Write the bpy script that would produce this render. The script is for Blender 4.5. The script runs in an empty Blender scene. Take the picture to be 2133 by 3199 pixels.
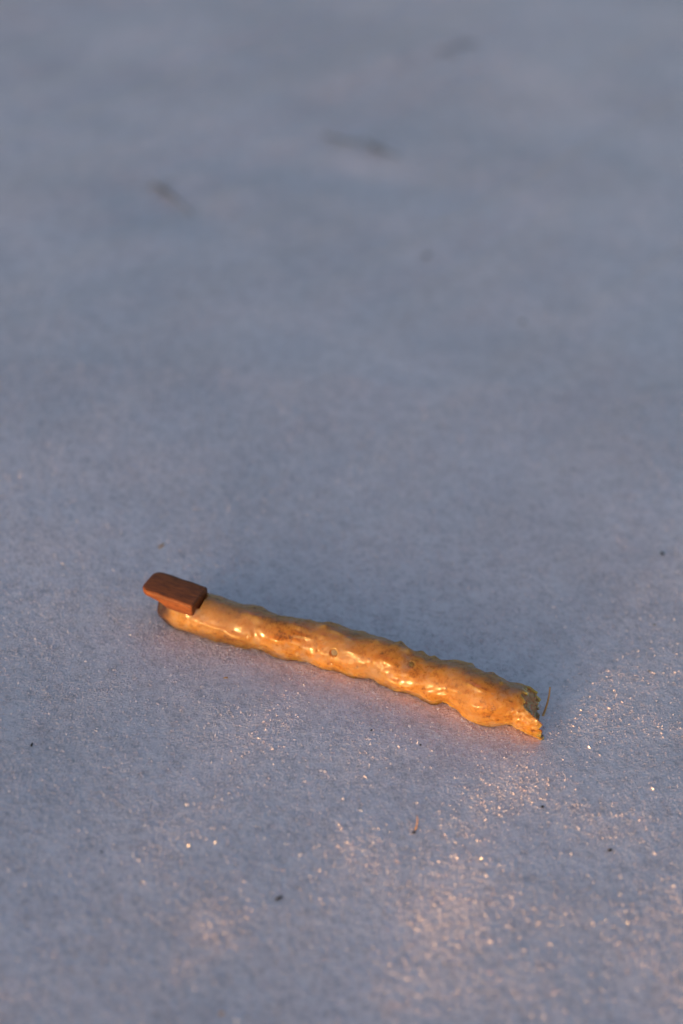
import bpy, bmesh, math, random
import numpy as np
from mathutils import Vector, Matrix

sc = bpy.context.scene
C = sc.collection
RAD = math.radians

# ------------------------------------------------------------------ camera
CAM_H, CAM_Y, PITCH, LENS = 0.39, -0.378, 40.0, 50.0      # metres, metres, degrees below level, mm
cam_d = bpy.data.cameras.new('camera')
cam = bpy.data.objects.new('camera', cam_d); C.objects.link(cam)
cam.location = (0, CAM_Y, CAM_H)
cam.rotation_euler = (RAD(90 - PITCH), 0, 0)
cam_d.sensor_fit = 'VERTICAL'; cam_d.sensor_height = 36; cam_d.sensor_width = 24; cam_d.lens = LENS
cam_d.clip_start = 0.01; cam_d.clip_end = 200
cam_d.dof.use_dof = True
cam_d.dof.focus_distance = 0.515
cam_d.dof.aperture_fstop = 4.2
sc.camera = cam

# ------------------------------------------------------------------ sky, sun, exposure
SUN_EL, SUN_AZ = 5.0, 36.0           # low sun behind the camera, AZ degrees to its left
to_sun = Vector((-math.sin(RAD(SUN_AZ)) * math.cos(RAD(SUN_EL)), -math.cos(RAD(SUN_AZ)) * math.cos(RAD(SUN_EL)), math.sin(RAD(SUN_EL))))
world = bpy.data.worlds.new('World'); sc.world = world
world.use_nodes = True
wn = world.node_tree.nodes; wl = world.node_tree.links
sky = wn.new('ShaderNodeTexSky'); sky.sky_type = 'NISHITA'; sky.sun_disc = False
sky.sun_elevation = RAD(SUN_EL); sky.sun_rotation = math.atan2(to_sun.x, to_sun.y)
sky.air_density = 1.0; sky.dust_density = 5.5; sky.ozone_density = 1.65
bg = wn['Background']; bg.inputs['Strength'].default_value = 0.15
wl.new(sky.outputs['Color'], bg.inputs['Color'])
sun_d = bpy.data.lights.new('sun', 'SUN'); sun_d.energy = 2.1; sun_d.angle = RAD(1.6)
sun_d.color = (1.0, 0.57, 0.22)
sun = bpy.data.objects.new('sun', sun_d); C.objects.link(sun)
sun.location = to_sun * 3
sun.rotation_euler = to_sun.to_track_quat('Z', 'Y').to_euler()
sc.view_settings.view_transform = 'Standard'; sc.view_settings.look = 'None'
sc.view_settings.exposure = 1.16; sc.view_settings.gamma = 1.0; sc.view_settings.use_curve_mapping = False
sc.render.engine = 'CYCLES'
sc.cycles.use_denoising = True

# ------------------------------------------------------------------ helpers
def tag(o, label=None, cat=None, group=None, kind=None):
    if label: o['label'] = label
    if cat: o['category'] = cat
    if group: o['group'] = group
    if kind: o['kind'] = kind
    return o

def obj(name, verts, faces, mat, parent=None, smooth=True):
    me = bpy.data.meshes.new(name)
    verts = np.asarray(verts, dtype=np.float32)
    faces = np.asarray(faces, dtype=np.int32)
    nf, k = faces.shape
    me.vertices.add(len(verts)); me.vertices.foreach_set('co', verts.ravel())
    me.loops.add(nf * k); me.loops.foreach_set('vertex_index', faces.ravel())
    me.polygons.add(nf)
    me.polygons.foreach_set('loop_start', np.arange(0, nf * k, k, dtype=np.int32))
    me.polygons.foreach_set('use_smooth', np.full(nf, smooth))
    me.update(calc_edges=True); me.validate()
    me.materials.append(mat)
    o = bpy.data.objects.new(name, me); C.objects.link(o)
    if parent: o.parent = parent
    return o

def obj_bm(name, bm, mat, parent=None, smooth=True):
    me = bpy.data.meshes.new(name); bm.to_mesh(me); bm.free()
    for p in me.polygons: p.use_smooth = smooth
    me.materials.append(mat)
    o = bpy.data.objects.new(name, me); C.objects.link(o)
    if parent: o.parent = parent
    return o

def smooth01(e0, e1, x):
    t = np.clip((x - e0) / (e1 - e0), 0, 1)
    return t * t * (3 - 2 * t)

_lat = np.random.default_rng(7).random((512, 512)).astype(np.float32)
def vnoise(x, y, scale, seed=0):
    """value noise in [-1, 1], feature size = scale (metres)"""
    a = np.asarray(x) / scale + 37.3 * seed; b = np.asarray(y) / scale + 91.7 * seed
    # turn the lattice so that it never runs along the mesh
    c, s = math.cos(0.6 + seed), math.sin(0.6 + seed)
    a, b = a * c - b * s, a * s + b * c
    i = np.floor(a).astype(np.int64); j = np.floor(b).astype(np.int64)
    f = a - i; g = b - j
    f = f * f * (3 - 2 * f); g = g * g * (3 - 2 * g)
    i0, i1, j0, j1 = i & 511, (i + 1) & 511, j & 511, (j + 1) & 511
    v = (_lat[i0, j0] * (1 - f) + _lat[i1, j0] * f) * (1 - g) + (_lat[i0, j1] * (1 - f) + _lat[i1, j1] * f) * g
    return v * 2 - 1

# ------------------------------------------------------------------ camera ray: a photo position to a ground position
F_PX = 3199 * LENS / 36.0
_cp, _sp = math.cos(RAD(PITCH)), math.sin(RAD(PITCH))
def ray(px, py):
    u = (px - 1066.5) / F_PX; v = -(py - 1599.5) / F_PX
    return Vector((u, _cp + v * _sp, -_sp + v * _cp))
def at_z(px, py, z):
    d = ray(px, py); t = (z - CAM_H) / d.z
    return Vector((0, CAM_Y, CAM_H)) + d * t

# ------------------------------------------------------------------ lie of the snow
# the slope along the sun's path is given, the height follows from it by summing up:
# hummock flanks that face the low sun are lit, those that fall away are not
su = np.array([math.sin(RAD(SUN_AZ)), math.cos(RAD(SUN_AZ))])      # away from the sun, level
sv = np.array([su[1], -su[0]])
DU = 0.004
U = np.arange(-0.9, 1.9, DU); V = np.arange(-1.3, 1.3, DU)
UU, VV = np.meshgrid(U, V, indexing='ij')
XX = UU * su[0] + VV * sv[0]; YY = UU * su[1] + VV * sv[1]
PATCH = [  # photo position, size in metres (along x, along y), extra slope in degrees
    (735, 2310, .028, .020, 5), (1230, 2420, .034, .020, 5), (1370, 2790, .018, .026, 9), (1430, 2585, .014, .010, 6.5),
    (1900, 1990, .028, .022, 3.0), (1840, 2270, .016, .009, 3.2), (2090, 2270, .015, .009, 4.5),
    (1500, 1960, .022, .012, 9), (2030, 1785, .018, .011, 10), (1050, 2690, .020, .016, 5), (650, 2925, .022, .016, 4.5),
    (1880, 2600, .022, .014, 5.5), (1600, 2470, .014, .010, 4), (1650, 3150, .020, .012, 6), (2050, 3150, .022, .012, 5),
    (1000, 2950, .018, .016, 4), (590, 3100, .012, .010, 6), (2060, 2830, .018, .013, 5), (1010, 2110, .010, .006, 3),
    (1150, 3120, .016, .012, 4), (1750, 2900, .014, .012, 4),
]
lit_x = smooth01(-0.115, 0.01, XX - 0.10 * YY)
lit_y = 1 - smooth01(-0.085, -0.015, YY - 0.05 * XX)
lit = lit_x * lit_y
S = -SUN_EL - 0.9 + lit * 1.05 - 1.4 * smooth01(.02, .14, YY) + 1.5 * smooth01(.30, .60, YY)
for px, py, ax, ay, deg in PATCH:
    q = at_z(px, py, 0)
    S += .62 * deg * np.exp(-((XX - q.x) / (ax * .8)) ** 2 - ((YY - q.y) / (ay * .8)) ** 2)
S += 1.0 * vnoise(XX, YY, .05, 1) + 2.4 * vnoise(XX, YY, .018, 2)
far = 1 - smooth01(0.9, 1.5, np.hypot(XX, YY - 0.2))
near = smooth01(-0.34, -0.17, UU)
S = S * far * near
HG = np.cumsum(np.tan(np.radians(S)) * DU, axis=0)
i0 = int(np.argmin(abs(U)))
HG = HG - HG[i0:i0 + 1, :] * smooth01(0, 1, 1.0) + 0
def blur(a, n):
    k = np.ones(n) / n
    a = np.apply_along_axis(lambda r: np.convolve(np.pad(r, n // 2, mode='edge'), k, 'valid'), 0, a)
    return np.apply_along_axis(lambda r: np.convolve(np.pad(r, n // 2, mode='edge'), k, 'valid'), 1, a)
HG = blur(HG, 3)
def macro(x, y):
    x = np.asarray(x, dtype=float); y = np.asarray(y, dtype=float)
    a = np.clip((x * su[0] + y * su[1] - U[0]) / DU, 0, len(U) - 1.001)
    b = np.clip((x * sv[0] + y * sv[1] - V[0]) / DU, 0, len(V) - 1.001)
    i = a.astype(int); j = b.astype(int); f = a - i; g = b - j
    h = (HG[i, j] * (1 - f) + HG[i + 1, j] * f) * (1 - g) + (HG[i, j + 1] * (1 - f) + HG[i + 1, j + 1] * f) * g
    return h
HOLLOW = []          # pits in the far snow: x, y, rx, ry, turn, depth
def height(x, y):
    h = macro(x, y)
    for hx, hy, rx, ry, t, d in HOLLOW:
        dx = x - hx; dy = y - hy
        a = dx * math.cos(t) + dy * math.sin(t); b = -dx * math.sin(t) + dy * math.cos(t)
        h = h - d * np.exp(-(a / rx) ** 2 - (b / ry) ** 2)
    return h
def H(x, y): return float(height(np.array([x]), np.array([y]))[0])
def at(px, py, lift=0.0):
    z = 0.0
    for _ in range(25):
        p = at_z(px, py, z + lift); z = 0.5 * z + 0.5 * H(p.x, p.y)
    return p

for px, py, rx, ry, t, d in [(1110, 450, .075, .035, -.15, .0035), (550, 625, .055, .026, -.75, .0025), (1480, 200, .12, .07, .2, .004)]:
    q = at_z(px, py, -0.03)
    HOLLOW.append((q.x, q.y, rx, ry, t, d))

# ------------------------------------------------------------------ materials
def new_mat(name):
    m = bpy.data.materials.new(name); m.use_nodes = True
    return m, m.node_tree.nodes, m.node_tree.links, m.node_tree.nodes['Principled BSDF']
def noise(n, l, scale, detail=3, rough=.55, co='Object', vec=None):
    t = n.new('ShaderNodeTexNoise'); t.inputs['Scale'].default_value = scale
    t.inputs['Detail'].default_value = detail; t.inputs['Roughness'].default_value = rough
    if vec is None:
        vec = n.new('ShaderNodeTexCoord').outputs[co]
    l.new(vec, t.inputs['Vector'])
    return t
def ramp(n, l, src, stops):
    r = n.new('ShaderNodeValToRGB'); e = r.color_ramp.elements
    while len(e) < len(stops): e.new(0.5)
    for k, (p, c) in enumerate(stops):
        e[k].position = p; e[k].color = (*c, 1) if len(c) == 3 else c
    l.new(src, r.inputs['Fac']); return r

def snow_mat():
    m, n, l, b = new_mat('snow')
    t = noise(n, l, 420, 5, .75)
    r = ramp(n, l, t.outputs['Fac'], [(.32, (.65, .555, .58)), (.50, (.955, .815, .85)), (.72, (1.0, .88, .91))])
    big = noise(n, l, 130, 4, .6); rb = ramp(n, l, big.outputs['Fac'], [(.34, (.87, .86, .86)), (.62, (1, 1, 1))])
    wide = noise(n, l, 7, 4, .55); rw = ramp(n, l, wide.outputs['Fac'], [(.38, (.88, .885, .89)), (.58, (1, 1, 1))])
    m1 = n.new('ShaderNodeMix'); m1.data_type = 'RGBA'; m1.blend_type = 'MULTIPLY'; m1.inputs['Factor'].default_value = 1
    m2 = n.new('ShaderNodeMix'); m2.data_type = 'RGBA'; m2.blend_type = 'MULTIPLY'; m2.inputs['Factor'].default_value = 1
    l.new(r.outputs['Color'], m1.inputs[6]); l.new(rb.outputs['Color'], m1.inputs[7])
    l.new(m1.outputs[2], m2.inputs[6]); l.new(rw.outputs['Color'], m2.inputs[7])
    l.new(m2.outputs[2], b.inputs['Base Color'])
    b.inputs['Roughness'].default_value = .45
    b.inputs['Specular IOR Level'].default_value = .6
    return m
def crystal_mat():
    m, n, l, b = new_mat('ice_crystal')
    b.inputs['Base Color'].default_value = (.95, .83, .88, 1)
    b.inputs['Roughness'].default_value = .25
    b.inputs['Specular IOR Level'].default_value = .9
    b.inputs['IOR'].default_value = 1.5
    return m
def hide_mat():
    m, n, l, b = new_mat('amber_translucent')
    a = noise(n, l, 120, 7, .7); c = noise(n, l, 480, 6, .75)
    r1 = ramp(n, l, a.outputs['Fac'], [(.30, (.25, .100, .012)), (.41, (.42, .178, .015)), (.51, (.47, .215, .030)), (.60, (.40, .22, .10)), (.70, (.33, .20, .135))])
    r2 = ramp(n, l, c.outputs['Fac'], [(.34, (.20, .15, .13)), (.42, (.70, .65, .62)), (.51, (1, 1, 1))])
    mx = n.new('ShaderNodeMix'); mx.data_type = 'RGBA'; mx.blend_type = 'MULTIPLY'; mx.inputs['Factor'].default_value = .75
    l.new(r1.outputs['Color'], mx.inputs[6]); l.new(r2.outputs['Color'], mx.inputs[7])
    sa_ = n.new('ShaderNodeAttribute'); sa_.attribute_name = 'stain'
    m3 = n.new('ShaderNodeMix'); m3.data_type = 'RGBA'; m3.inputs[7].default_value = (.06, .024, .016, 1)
    al = n.new('ShaderNodeAttribute'); al.attribute_name = 'cloudy'
    m4 = n.new('ShaderNodeMix'); m4.data_type = 'RGBA'; m4.inputs[7].default_value = (.36, .22, .115, 1)
    l.new(al.outputs['Fac'], m4.inputs['Factor']); l.new(mx.outputs[2], m4.inputs[6])
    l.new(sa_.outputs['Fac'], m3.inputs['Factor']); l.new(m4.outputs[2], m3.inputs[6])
    l.new(m3.outputs[2], b.inputs['Base Color'])
    b.inputs['Subsurface Weight'].default_value = 1.0
    b.inputs['Subsurface Radius'].default_value = (1.0, .60, .28)
    b.inputs['Subsurface Scale'].default_value = .017
    b.inputs['Transmission Weight'].default_value = .03
    b.inputs['Roughness'].default_value = .55
    b.inputs['Specular IOR Level'].default_value = .35
    b.inputs['Coat Weight'].default_value = .7
    b.inputs['Coat Roughness'].default_value = .05
    bu = n.new('ShaderNodeBump'); bu.inputs['Strength'].default_value = .35; bu.inputs['Distance'].default_value = .0007
    d = noise(n, l, 330, 5, .6)
    l.new(d.outputs['Fac'], bu.inputs['Height']); l.new(bu.outputs['Normal'], b.inputs['Normal'])
    l.new(bu.outputs['Normal'], b.inputs['Coat Normal'])
    return m
def wood_mat(name, dark, mid, light):
    m, n, l, b = new_mat(name)
    co = n.new('ShaderNodeTexCoord'); mp = n.new('ShaderNodeMapping')
    mp.inputs['Scale'].default_value = (90, 900, 900)
    l.new(co.outputs['Object'], mp.inputs['Vector'])
    t = noise(n, l, 1.0, 5, .65, vec=mp.outputs['Vector'])
    r = ramp(n, l, t.outputs['Fac'], [(.30, dark), (.50, mid), (.72, light)])
    mp2 = n.new('ShaderNodeMapping'); mp2.inputs['Scale'].default_value = (350, 2600, 2600)
    l.new(co.outputs['Object'], mp2.inputs['Vector'])
    p = noise(n, l, 1.0, 2, .5, vec=mp2.outputs['Vector'])
    r2 = ramp(n, l, p.outputs['Fac'], [(.30, (.35, .35, .35)), (.42, (1, 1, 1))])
    mx = n.new('ShaderNodeMix'); mx.data_type = 'RGBA'; mx.blend_type = 'MULTIPLY'; mx.inputs['Factor'].default_value = .8
    l.new(r.outputs['Color'], mx.inputs[6]); l.new(r2.outputs['Color'], mx.inputs[7])
    l.new(mx.outputs[2], b.inputs['Base Color'])
    b.inputs['Roughness'].default_value = .55
    b.inputs['Specular IOR Level'].default_value = .30
    bu = n.new('ShaderNodeBump'); bu.inputs['Strength'].default_value = .3; bu.inputs['Distance'].default_value = .0002
    l.new(t.outputs['Fac'], bu.inputs['Height']); l.new(bu.outputs['Normal'], b.inputs['Normal'])
    return m
def plain_mat(name, c1, c2, scale=600, rough=.7):
    m, n, l, b = new_mat(name)
    t = noise(n, l, scale, 4, .6)
    r = ramp(n, l, t.outputs['Fac'], [(.35, c1), (.65, c2)])
    l.new(r.outputs['Color'], b.inputs['Base Color'])
    b.inputs['Roughness'].default_value = rough
    return m

M_SNOW = snow_mat(); M_ICE = crystal_mat(); M_HIDE = hide_mat()
M_WOOD = wood_mat('red_wood', (.10, .036, .022), (.21, .066, .023), (.30, .094, .028))
M_PLUG = wood_mat('dark_wood', (.035, .014, .012), (.065, .025, .018), (.10, .04, .025))
M_INNER = plain_mat('tube_inside', (.68, .25, .11), (.88, .46, .26), 700, .7)
M_HOLE = plain_mat('hole_membrane', (.13, .095, .065), (.19, .145, .10), 700, .6)
_b = M_INNER.node_tree.nodes['Principled BSDF']; _b.inputs['Subsurface Weight'].default_value = .8; _b.inputs['Subsurface Scale'].default_value = .008
M_BARK = plain_mat('dark_bark', (.012, .010, .009), (.045, .036, .028), 900, .9)
M_NEEDLE = plain_mat('dry_needle', (.60, .27, .08), (.80, .45, .17), 400, .5)
M_GREY = plain_mat('grey_bark', (.24, .23, .225), (.34, .33, .32), 200, .9)

# ------------------------------------------------------------------ snow sheet
def axis_lines(lo, hi, fine, centre_hi, grow, cap, out):
    """fine lines from lo to hi, then widening steps out to +-out; steps stay under cap up to centre_hi"""
    a = list(np.arange(lo, hi, fine))
    s = fine; x = a[-1]
    while x < out:
        s *= grow
        if x < centre_hi: s = min(s, cap)
        x += s; a.append(x)
    s = fine; x = a[0]; b = []
    while x > -out:
        s *= grow; x -= s; b.append(x)
    return np.array(b[::-1] + a)
xs = axis_lines(-.138, .138, .00052, .30, 1.06, .0040, 14.0)
ys = axis_lines(-.160, .070, .00052, .80, 1.025, .0050, 14.0)
print('snow grid', len(xs), len(ys))
rng = np.random.default_rng(3)
gx, gy = np.meshgrid(xs, ys, indexing='ij')
dx = np.gradient(xs)[:, None] * np.ones_like(gy); dy = np.gradient(ys)[None, :] * np.ones_like(gx)
jx = gx + dx * .33 * (rng.random(gx.shape) - .5) * 2
jy = gy + dy * .33 * (rng.random(gx.shape) - .5) * 2
gz = height(jx, jy)
fade = 1 - smooth01(.9, 2.0, np.hypot(jx, jy))
clump = .5 + .5 * vnoise(jx, jy, .009, 5)
gz += fade * (.00005 * vnoise(jx, jy, .0075, 3) + .00004 * vnoise(jx, jy, .0030, 4) + .00010 * vnoise(jx, jy, .0014, 6) * (.6 + .8 * clump)
              + .00017 * (rng.random(gx.shape) - .5) * 2 * (.55 + .9 * clump))
nx, ny = gx.shape
idx = np.arange(nx * ny).reshape(nx, ny)
quads = np.stack([idx[:-1, :-1], idx[1:, :-1], idx[1:, 1:], idx[:-1, 1:]], -1).reshape(-1, 4)
snow = obj('snow_ground', np.stack([jx, jy, gz], -1).reshape(-1, 3), quads, M_SNOW, smooth=False)
tag(snow, 'smooth granular snow with shallow hummocks under everything else', 'snow', kind='structure')

# loose ice crystals lying on the crust: nobody could count them
def crystals(count, seed, scale=.00013, sink=0.0):
    r = np.random.default_rng(seed)
    x = r.uniform(-.20, .20, count); y = r.uniform(-.165, .22, count)
    z = height(x, y) + .00016 - sink
    size = r.gamma(3.0, scale, count).clip(.00012, .0016)
    base = np.array([(1, 0, 0), (0, 1, 0), (-1, 0, 0), (0, -1, 0), (0, 0, .55), (0, 0, -.55)], dtype=float)
    f = np.array([(0, 1, 4), (1, 2, 4), (2, 3, 4), (3, 0, 4), (1, 0, 5), (2, 1, 5), (3, 2, 5), (0, 3, 5)])
    q = r.normal(size=(count, 4)); q /= np.linalg.norm(q, axis=1, keepdims=True)
    w, a, b, c = q.T
    R = np.stack([np.stack([1 - 2 * (b * b + c * c), 2 * (a * b - c * w), 2 * (a * c + b * w)], -1),
                  np.stack([2 * (a * b + c * w), 1 - 2 * (a * a + c * c), 2 * (b * c - a * w)], -1),
                  np.stack([2 * (a * c - b * w), 2 * (b * c + a * w), 1 - 2 * (a * a + b * b)], -1)], 1)
    sh = base[None] * (1 + .5 * (r.random((count, 6, 1)) - .5)) * np.stack([r.uniform(.6, 1.6, count), r.uniform(.6, 1.2, count), r.uniform(.5, 1.1, count)], -1)[:, None, :]
    v = np.einsum('nij,nkj->nki', R, sh) * size[:, None, None] * .5
    v += np.stack([x, y, z], -1)[:, None, :]
    fc = f[None] + 6 * np.arange(count)[:, None, None]
    return v.reshape(-1, 3), fc.reshape(-1, 3)
cv, cf = crystals(90000, 11)
cv2, cf2 = crystals(9000, 12, .00023, .0001)
cf = np.concatenate([cf, cf2 + len(cv)]); cv = np.concatenate([cv, cv2])
ice = obj('ice_crystals', cv, cf, M_ICE, smooth=False)
tag(ice, 'loose glinting ice crystals strewn over the snow crust', 'ice crystals', kind='stuff')

# ------------------------------------------------------------------ the tube
TOP = [(430, 1800), (560, 1830), (650, 1849), (677, 1855), (712, 1870), (766, 1886), (797, 1887), (820, 1895), (837, 1906), (873, 1919), (918, 1925), (976, 1935), (994, 1943),
       (1038, 1942), (1057, 1950), (1105, 1968), (1148, 1979), (1201, 1991), (1230, 2001), (1246, 1999), (1268, 2017), (1296, 2034), (1320, 2037), (1344, 2050),
       (1383, 2060), (1411, 2061), (1466, 2072), (1476, 2084), (1507, 2095), (1540, 2101), (1564, 2115), (1598, 2132), (1631, 2134), (1653, 2144), (1690, 2172), (1760, 2210)]
BOT = [(480, 1893), (507, 1922), (529, 1953), (556, 1969), (592, 1980), (641, 1998), (677, 2011), (690, 2010), (739, 2022), (784, 2027), (829, 2040), (873, 2057), (891, 2062),
       (922, 2059), (971, 2074), (1012, 2095), (1038, 2095), (1086, 2110), (1119, 2120), (1158, 2121), (1191, 2141), (1220, 2148), (1239, 2163), (1277, 2172),
       (1306, 2180), (1340, 2198), (1378, 2195), (1411, 2206), (1440, 2223), (1478, 2249), (1507, 2266), (1536, 2267), (1564, 2263), (1598, 2269), (1622, 2280),
       (1646, 2292), (1681, 2306), (1740, 2330)]
ANG = RAD(15.2); ca, sa = math.cos(ANG), math.sin(ANG)
O0 = np.array([590., 1925.])
def ab(pts):
    p = np.array(pts, float) - O0
    return p[:, 0] * ca + p[:, 1] * sa, -p[:, 0] * sa + p[:, 1] * ca
at_a, at_b = ab(TOP); ab_a, ab_b = ab(BOT)
A0, A1, NS, NP = -68.0, 1190.0, 910, 150
aa = np.linspace(A0, A1, NS)
tb = np.interp(aa, at_a, at_b); bb = np.interp(aa, ab_a, ab_b)
def sm(y, w):
    k = np.hanning(w + 2)[1:-1]; k /= k.sum()
    return np.convolve(np.pad(y, w // 2, mode='edge'), k, 'valid')
tb = sm(tb, 5); bb = sm(bb, 5)
tbs = sm(tb, 121); bbs = sm(bb, 121)
mid = (tbs + bbs) / 2; half = (bbs - tbs) / 2
# left end: the mouth end narrows as the lower edge cuts upward
P = []; Rr = []
for k in range(NS):
    ix = O0[0] + aa[k] * ca - mid[k] * sa; iy = O0[1] + aa[k] * sa + mid[k] * ca
    z = .006
    for _ in range(6):
        p = at_z(ix, iy, z)
        dist = (p - cam.location).length
        r = half[k] / F_PX * dist * .95
        z = H(p.x, p.y) + r * .80
    P.append((p.x, p.y, z)); Rr.append(r)
P = np.array(P); Rr = np.array(Rr)
P[:, 2] = sm(P[:, 2], 201)
Tn = np.gradient(np.stack([sm(P[:, i], 81) for i in range(3)], 1), axis=0); Tn /= np.linalg.norm(Tn, axis=1, keepdims=True)
Sd = np.cross(Tn, (0, 0, 1.0)); Sd /= np.linalg.norm(Sd, axis=1, keepdims=True)     # towards the camera, level
Up = np.cross(Sd, Tn)
phi = np.linspace(0, 2 * math.pi, NP, endpoint=False)            # 0 = towards the camera, 90 deg = up
view_el = RAD(46)
def wrap(a): return (a + math.pi) % (2 * math.pi) - math.pi
w_top = np.exp(-(wrap(phi - (view_el + math.pi / 2)) / .65) ** 2)
w_bot = np.exp(-(wrap(phi - (view_el - math.pi / 2)) / .65) ** 2)
px_m = (Rr / half)
res_t = -(tb - tbs) * px_m; res_b = (bb - bbs) * px_m
L = np.concatenate([[0], np.cumsum(np.linalg.norm(np.diff(P, axis=0), axis=1))])     # metres along the tube
LL, PH = np.meshgrid(L, phi, indexing='ij')
def tnoise(scale, seed, stretch=1.0):
    # noise on the tube's skin, closed round the girth
    R0 = .0085
    x1 = LL / stretch + R0 * .8 * np.cos(PH + 2.0 * seed); y1 = R0 * 1.6 * np.sin(PH) + R0 * .9 * np.cos(PH)
    return vnoise(x1 + seed * .11, y1, scale, seed)
Rad = Rr[:, None] + res_t[:, None] * w_top + res_b[:, None] * w_bot
Rad = Rad + .00030 * tnoise(.0085, 11, 1.6) + .00028 * tnoise(.0040, 12, 1.3) + .00017 * tnoise(.0021, 13) + .00003 * tnoise(.0010, 14)
Rad = Rad + smooth01(.118, .148, L)[:, None] * (.00030 * tnoise(.0026, 16) + .00016 * tnoise(.0012, 17))
# low warts and short ridges
wr = np.random.default_rng(21)
Ltot = L[-1]
for _ in range(110):
    l0 = wr.uniform(.02, Ltot); f0 = wr.uniform(-1.2, 2.6); rl = wr.uniform(.0008, .0045); rp = wr.uniform(.0007, .0020) / .0085
    tw = wr.uniform(-.6, .6)
    dl = (LL - l0) + tw * wrap(PH - f0) * .0085; dp = wrap(PH - f0)
    Rad += wr.uniform(.00025, .0008) * np.exp(-(dl / rl) ** 2 - (dp / rp) ** 2)
def station(px, py):
    """position on the tube's skin seen at a photo position: length, angle"""
    a = (px - O0[0]) * ca + (py - O0[1]) * sa; b = -(px - O0[0]) * sa + (py - O0[1]) * ca
    k = int(np.clip(np.searchsorted(aa, a), 0, NS - 1))
    s = np.clip((b - mid[k]) / half[k], -.98, .98)
    return k, view_el - math.asin(s)
# finger holes
holes = []
for (hx, hy, hr, dep) in [(1055, 2042, .00145, .0011), (1297, 2077, .0013, .0003)]:
    k, f0 = station(hx, hy)
    d = np.hypot(LL - L[k], wrap(PH - f0) * Rr[k])
    Rad += .00012 * np.exp(-((d - hr * 1.2) / .0006) ** 2)
    Rad -= dep * (1 - smooth01(hr * .86, hr * 1.08, d))
    holes.append((k, f0, hr, dep))
# sound window right of the wooden block: a slot cut in the top
kw, fw = station(625, 1898)
d_l = np.abs(LL - L[kw]); d_p = np.abs(wrap(PH - RAD(88))) * .0085
Rad -= .0030 * (1 - smooth01(.0018, .0032, d_l)) * (1 - smooth01(.0030, .0046, d_p))
# flat bed under the block
kb0, _ = station(470, 1850); kb1, _ = station(606, 1900)
# torn end: the camera side and belly run on, the top breaks off earlier
end_n = np.random.default_rng(5)
cut = np.zeros(NP)
for j, p_ in enumerate(phi):
    f = wrap(p_)
    cut[j] = np.interp(math.degrees(f), [-180, -90, -45, 0, 30, 40, 47, 54, 60, 100, 115, 125, 136, 160, 180], [1106, 1145, 1176, 1172, 1160, 1142, 1118, 1096, 1080, 1074, 1076, 1080, 1086, 1100, 1106])
jag = sm(np.concatenate([np.repeat(end_n.normal(0, 1, NP // 3), 3)] * 3), 3)[NP:2 * NP] * 8
cut = cut + jag
a_end = aa[None, :]
def build_tube():
    V = []; 
    # each angle has its own length, so stations are compressed past 0.8 of the way
    f = (np.arange(NS) / (NS - 1))
    for shell in (0, 1):
        kk = A0 + f[:, None] * (cut[None, :] - A0)
        base = np.broadcast_to(aa[:, None], kk.shape)
        t = smooth01(.75, 1.0, f)[:, None]
        a = np.where(base <= cut[None, :], base, cut[None, :])
        a = base * (1 - t) + kk * t
        idx = (a - A0) / (A1 - A0) * (NS - 1)
        i = np.clip(np.floor(idx).astype(int), 0, NS - 2); g = idx - i
        J = np.broadcast_to(np.arange(NP)[None, :], i.shape)
        rad = Rad[i, J] * (1 - g) + Rad[i + 1, J] * g
        if shell: rad = rad - .0012 - .0003 * np.sin(J * .7 + a * .05)
        def lerp(Q): return Q[i] * (1 - g[..., None]) + Q[i + 1] * g[..., None]
        pos = lerp(P) + rad[..., None] * (np.cos(phi)[None, :, None] * lerp(Sd) + np.sin(phi)[None, :, None] * lerp(Up))
        V.append(pos)
    out, inn = V
    inn = inn[int(NS * .8):]
    n_in = inn.shape[0]
    verts = np.concatenate([out.reshape(-1, 3), inn.reshape(-1, 3)])
    io = np.arange(NS * NP).reshape(NS, NP); ii = NS * NP + np.arange(n_in * NP).reshape(n_in, NP)
    ro = lambda q: np.roll(q, -1, axis=1)
    fo = np.stack([io[:-1], io[1:], ro(io)[1:], ro(io)[:-1]], -1).reshape(-1, 4)
    fi = np.stack([ii[1:], ii[:-1], ro(ii)[:-1], ro(ii)[1:]], -1).reshape(-1, 4)
    fl = np.stack([io[-1], ii[-1], np.roll(ii[-1], -1), np.roll(io[-1], -1)], -1)
    return verts, fo, fi, fl
tv, fo, fi, fl = build_tube()
base_pt = Vector(P[NS // 2]) ; base_pt.z = H(base_pt.x, base_pt.y)
whistle = bpy.data.objects.new('amber_tube', None); C.objects.link(whistle)
whistle.location = base_pt
tag(whistle, 'lumpy translucent amber tube with a brown wooden block at its left end, lying on snow', 'tube')
tv = tv - np.array(base_pt)
tube = obj('tube_wall', tv, np.concatenate([fo, fl]), M_HIDE, whistle)
st = np.zeros(len(tv), dtype=np.float32)
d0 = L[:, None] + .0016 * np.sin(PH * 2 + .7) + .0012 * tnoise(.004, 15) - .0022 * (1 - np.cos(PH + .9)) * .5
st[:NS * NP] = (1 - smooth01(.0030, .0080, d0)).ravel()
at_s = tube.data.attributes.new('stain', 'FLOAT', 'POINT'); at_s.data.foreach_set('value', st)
cl = np.zeros(len(tv), dtype=np.float32)         # the skin is cloudier near the mouth end, clearer amber near the torn end
cl[:NS * NP] = np.clip(.36 - .45 * (LL / Ltot) + .30 * tnoise(.011, 18), 0, .6).ravel()
tube.data.attributes.new('cloudy', 'FLOAT', 'POINT').data.foreach_set('value', cl)
tube['label'] = 'glossy amber tube with a lumpy skin and a torn open end'
used = np.unique(fi); remap = np.full(len(tv), -1); remap[used] = np.arange(len(used))
lining = obj('tube_lining', tv[used], remap[fi], M_INNER, whistle)
lining['label'] = 'dull grey brown inside wall showing at the torn end'

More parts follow.
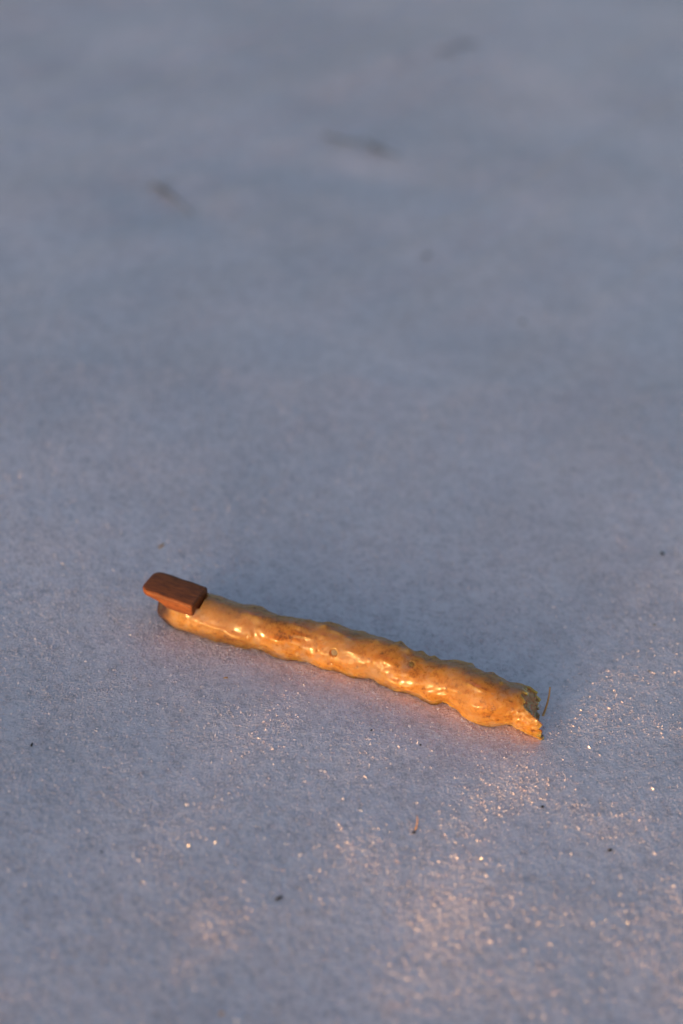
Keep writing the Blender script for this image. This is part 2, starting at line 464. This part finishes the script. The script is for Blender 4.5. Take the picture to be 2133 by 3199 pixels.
# torn pith spanning the open end, set back from the ragged rim
mv = []; mf = []
MR, MS = 9, 60
mrng = np.random.default_rng(31)
for i in range(MR + 1):
    fr_ = 1 - i / MR
    for j in range(MS):
        jj = int(j / MS * NP)
        a_ = (cut[jj] - 4) * fr_ + 1104 * (1 - fr_) - 10 * fr_ * (1 - fr_) + mrng.normal(0, 5)
        k = int(np.clip((a_ - A0) / (A1 - A0) * (NS - 1), 0, NS - 1))
        rr = (Rad[k, jj] - .0007) * max(fr_, .02)
        p_ = P[k] + rr * (math.cos(phi[jj]) * Sd[k] + math.sin(phi[jj]) * Up[k])
        mv.append(p_ - np.array(base_pt))
for i in range(MR):
    for j in range(MS):
        j2 = (j + 1) % MS
        mf.append((i * MS + j, i * MS + j2, (i + 1) * MS + j2, (i + 1) * MS + j))
pith = obj('torn_filling', mv, mf, M_INNER, whistle)
pith['label'] = 'ragged brown surface filling the torn right end'

def frame_at(k):
    return Vector(P[k]) - base_pt, Vector(Tn[k]), Vector(Sd[k]), Vector(Up[k])
# bottom of the finger holes
for k, f0, hr, dep in holes:
    c, t, s, u = frame_at(k)
    nrm = s * math.cos(f0) + u * math.sin(f0); tang = nrm.cross(t)
    j = int(round((f0 % (2 * math.pi)) / (2 * math.pi) * NP)) % NP
    ctr = c + nrm * (Rad[k, j] + .00006)
    vs = [tuple(ctr + nrm * .00012)]
    m = 20
    for ringr, lift in ((.5, .00008), (.93, 0.0)):
        for q in range(m):
            w = 2 * math.pi * q / m
            vs.append(tuple(ctr + nrm * lift + (t * math.cos(w) + tang * math.sin(w)) * hr * ringr))
    fs = [(0, 1 + q, 1 + (q + 1) % m, 1 + (q + 1) % m) for q in range(m)]
    bm = bmesh.new(); bv = [bm.verts.new(v) for v in vs]
    for q in range(m):
        q2 = (q + 1) % m
        bm.faces.new((bv[0], bv[1 + q], bv[1 + q2]))
        bm.faces.new((bv[1 + q], bv[1 + m + q], bv[1 + m + q2], bv[1 + q2]))
    bmesh.ops.recalc_face_normals(bm, faces=bm.faces[:])
    o = obj_bm('round_hole', bm, M_HOLE if dep > .001 else M_HIDE, whistle)

# dark plug closing the mouth end, its face rounded
c, t, s, u = frame_at(0)
ring = 48; rows = 14
pv = []; pf = []
for i in range(rows + 1):
    w = i / rows
    for j in range(ring):
        f = 2 * math.pi * j / ring
        jj = int(j / ring * NP)
        c, t, s, u = frame_at(0)
        rr = (Rad[0, jj] - .00002) * math.cos(w * math.pi / 2 * .98); off = .0002 - .0030 * math.sin(w * math.pi / 2)
        pv.append(tuple(c + t * off + (s * math.cos(f) + u * math.sin(f)) * rr))
for i in range(rows):
    for j in range(ring):
        j2 = (j + 1) % ring
        pf.append((i * ring + j, (i + 1) * ring + j, (i + 1) * ring + j2, i * ring + j2))
plug = obj('end_plug', pv, pf, M_PLUG, whistle)
plug['label'] = 'dark rounded plug closing the left end under the block'

# wooden block: side profile (along, up), extruded across
BW, BL = .0124, .0205
def wooden_block():
    """rounded cross sections strung along the block: flat top, belly that rises towards the overhanging left end"""
    XL = .0233
    xs_ = np.concatenate([-XL + XL * .18 * (1 - np.cos(np.linspace(0, math.pi / 2, 16))), np.linspace(-XL * .80, -.0009, 26), -.0008 * (1 - np.sin(np.linspace(0, math.pi / 2, 7)))])
    bot_x = [-.0233, -.0215, -.0165, -.0140, -.0125, -.0115, -.006, 0]; bot_z = [-.0023, -.0028, -.0036, -.0043, -.0052, -.0060, -.0061, -.0057]
    bm = bmesh.new(); rings = []
    for x in xs_:
        e = max(0.0, (-x - (XL - .0040)) / .0040); e2 = max(0.0, (-x - (XL - .0016)) / .0016)
        hw = BW / 2 - .0040 * (1 - math.sqrt(max(0, 1 - min(e, 1) ** 2)))
        zt = -.00095 * (1 - math.sqrt(max(0, 1 - min(e2, 1) ** 2))) - .0004 * e ** 2
        zb = float(np.interp(x, bot_x, bot_z)) + .0006 * (1 - math.sqrt(max(0, 1 - min(e2, 1) ** 2)))
        g = max(0.0, (x + .0008) / .0008); sh = .0008 * (1 - math.sqrt(max(0, 1 - min(g, 1) ** 2)))
        hw -= sh; zt -= sh; zb += sh
        zt += .00010 * math.sin(x * 700) ; hh = (zt - zb) / 2; zc = (zt + zb) / 2
        rc = min(.0011, hh * .75); ring = []
        for qd in range(4):
            for q in range(7):
                w = math.pi / 2 * (qd + q / 6)
                sx = 1 if qd in (0, 3) else -1; sz = 1 if qd in (0, 1) else -1
                ring.append(bm.verts.new((x, sx * (hw - rc) + rc * math.cos(w), zc + sz * (hh - rc) + rc * math.sin(w))))
        rings.append(ring)
    n = len(rings[0])
    for a_, b_ in zip(rings[:-1], rings[1:]):
        for i in range(n):
            j = (i + 1) % n
            bm.faces.new((a_[i], a_[j], b_[j], b_[i]))
    bm.faces.new(rings[0]); bm.faces.new(rings[-1][::-1])
    bmesh.ops.recalc_face_normals(bm, faces=bm.faces[:])
    return bm
kc, _ = station(606, 1905)
blk = obj_bm('wooden_block', wooden_block(), M_WOOD, whistle)
TOPZ = P[kb1][2] + Rr[kb1] + .0026
q = at_z(598.6, 1894, TOPZ)                     # top corner at the right, camera side
q2 = at_z(648, 1833, TOPZ)                      # top corner at the right, far side
across = (q2 - q); across.z = 0; across.normalize()
along = Vector((across.y, -across.x, 0))
mid_r = (q + q2) / 2
blk.matrix_basis = Matrix.Translation(mid_r - base_pt) @ Matrix(((along.x, across.x, 0), (along.y, across.y, 0), (0, 0, 1))).to_4x4()
blk['label'] = 'red brown wooden block with rounded edges overhanging the left end'
print('block width', (q2 - q).length, 'tube length', Ltot, 'radius', Rr.min(), Rr.max(), 'topz', TOPZ)

# ------------------------------------------------------------------ needles and crumbs on the snow
def rod(name, pts, radii, mat, parent=None, sides=8):
    v = []; f = []
    n = len(pts)
    for i, p in enumerate(pts):
        p = Vector(p)
        d = (Vector(pts[min(i + 1, n - 1)]) - Vector(pts[max(i - 1, 0)])).normalized()
        a = d.orthogonal().normalized(); b = d.cross(a)
        for j in range(sides):
            w = 2 * math.pi * j / sides
            v.append(tuple(p + (a * math.cos(w) + b * math.sin(w)) * radii[i]))
    for i in range(n - 1):
        for j in range(sides):
            j2 = (j + 1) % sides
            f.append((i * sides + j, i * sides + j2, (i + 1) * sides + j2, (i + 1) * sides + j))
    return obj(name, v, f, mat, parent)
def curve(p0, p1, bend, n=14):
    p0 = Vector(p0); p1 = Vector(p1); b = Vector(bend)
    return [p0.lerp(p1, i / (n - 1)) + b * (4 * (i / (n - 1)) * (1 - i / (n - 1))) for i in range(n)]

# needle standing just beyond the torn end
g0 = at(1692, 2240); g0.z -= .001
g1 = at_z(1718, 2146, g0.z + .0085)
pts = curve(g0, g1, (.0006, 0, 0))
o = rod('dry_needle', pts, list(np.linspace(.00050, .00028, len(pts))), M_NEEDLE)
tag(o, 'thin upright straw coloured needle sticking up beside the torn end of the tube', 'needle')
# curved reddish needle in the open snow
g0 = at(1295, 2596); g1 = at_z(1302, 2549, g0.z + .003); g0.z -= .0003
pts = curve(g0, g1, (.0005, 0, .0004))
o = rod('dry_needle', pts, list(np.linspace(.00030, .00012, len(pts))), M_NEEDLE)
tag(o, 'short curved orange needle lying in the open snow below the tube', 'needle')

def crumb(px, py, lx, ly, lz, turn, mat, label, seed, name='bark_crumb', cat='bark crumb', tilt=0.0):
    p = at(px, py)
    bm = bmesh.new(); bmesh.ops.create_icosphere(bm, subdivisions=3, radius=.5)
    r = random.Random(seed)
    ph = [r.uniform(0, 6.28) for _ in range(6)]
    for v in bm.verts:
        d = v.co.normalized()
        k = 1 + .22 * math.sin(3.1 * d.x + ph[0]) * math.sin(2.7 * d.y + ph[1]) + .16 * math.sin(6.3 * d.x + ph[2]) * math.cos(5.1 * d.z + ph[3]) + .10 * math.sin(9 * d.y + ph[4] + 7 * d.x)
        v.co = Vector((d.x * lx, d.y * ly, d.z * lz)) * .5 * k
    bm.transform(Matrix.Rotation(turn, 4, 'Z') @ Matrix.Rotation(tilt, 4, 'Y'))
    o = obj_bm(name, bm, mat)
    o.location = (p.x, p.y, p.z + lz * .28)
    return tag(o, label, cat, 'crumbs scattered on the snow')
CR = [
    (99, 2328, .0016, .0006, .0007, 1.5, M_BARK, 'tiny dark upright sliver in bluish snow near the left edge'),
    (866, 2810, .0013, .0010, .0009, .3, M_BARK, 'dark crumb in the snow, bigger half of a pair below the tube'),
    (876, 2804, .0011, .0009, .0009, .9, M_BARK, 'dark crumb in the snow, smaller right half of a touching pair'),
    (1694, 2521, .0011, .0008, .0007, .2, M_BARK, 'small black crumb below the torn end of the tube'),
    (1905, 2657, .0014, .0009, .0008, .1, M_BARK, 'small dark crumb low in the snow towards the right edge'),
    (1160, 2282, .0010, .0005, .0005, .8, M_BARK, 'tiny black crumb just under the middle of the tube'),
    (1313, 2328, .0007, .0006, .0005, .0, M_BARK, 'minute black speck below the right half of the tube'),
    (2069, 1731, .0024, .0013, .0012, 1.75, M_BARK, 'dark blurred seed lying behind the tube near the right edge'),
    (2044, 1953, .0010, .0007, .0006, .4, M_GREY, 'faint grey speck below the seed at the right edge'),
    (2028, 2097, .0010, .0008, .0006, .4, M_GREY, 'grey speck on the snow right of the torn end'),
    (705, 2118, .0017, .0007, .0005, .25, M_NEEDLE, 'olive brown flake on the snow under the block end of the tube'),
    (317, 2662, .0008, .0006, .0005, .5, M_BARK, 'minute dark speck in the blue snow at lower left'),
    (692, 3167, .0014, .0010, .0006, .1, M_NEEDLE, 'soft brown fleck at the bottom edge of the snow'),
    (503, 1707, .0040, .0011, .0006, 1.0, M_NEEDLE, 'pale brown blurred fleck above the wooden block'),
    (1333, 800, .0040, .0030, .0016, .2, M_GREY, 'small grey blurred crumb in the middle distance'),
    (1632, 1007, .0034, .0022, .0014, .2, M_GREY, 'lone faint crumb in the snow right of the middle distance'),
]
for i, (px, py, lx, ly, lz, tn, mt, lab) in enumerate(CR):
    nm = 'seed' if 'seed' in lab else 'brown_fleck' if ('fleck' in lab or 'flake' in lab) else 'bark_crumb'
    crumb(px, py, lx, ly, lz, tn, mt, lab, 40 + i, nm, nm.replace('_', ' '))
# the bent needle's dark foot
crumb(1293, 2602, .0010, .0008, .0006, .2, M_BARK, 'dark crumb at the foot of the curved orange needle', 77)

# twigs far behind, half sunk in hollows: a stem with fine side shoots
def twig(p0, p1, rad, label, seed, n_side=7, spread=.016):
    r = random.Random(seed)
    a = at(*p0); b = at(*p1); a.z += rad * .2; b.z += rad * .2
    root = bpy.data.objects.new('twig', None); C.objects.link(root); root.location = a
    pts = [p - a for p in curve(a, b, (0, .002, .0006))]
    rod('stem', pts, list(np.linspace(rad, rad * .5, len(pts))), M_GREY, root)
    for _ in range(n_side):
        m = pts[r.randrange(2, len(pts) - 2)]
        e = m + Vector((r.uniform(-1, 1), r.uniform(-1.2, 1.2), 0)) * spread
        w = e + a; e.z = H(w.x, w.y) - a.z + r.uniform(.0004, .0014)
        pp = curve(m, e, (0, .001, .0008), 8)
        rod('side_shoot', pp, list(np.linspace(rad * .55, rad * .22, len(pp))), M_GREY, root)
    tag(root, label, 'twig', 'twigs in the snow far behind')
twig((1010, 425), (1250, 492), .0009, 'blurred dark twig lying level in the upper middle of the snow', 3, 9, .020)
twig((480, 575), (600, 672), .0009, 'blurred dark twig slanting down to the right, upper left', 4, 6, .013)
twig((1370, 165), (1500, 135), .0006, 'faintest blurred twig near the top edge, right of the middle', 5, 8, .030)
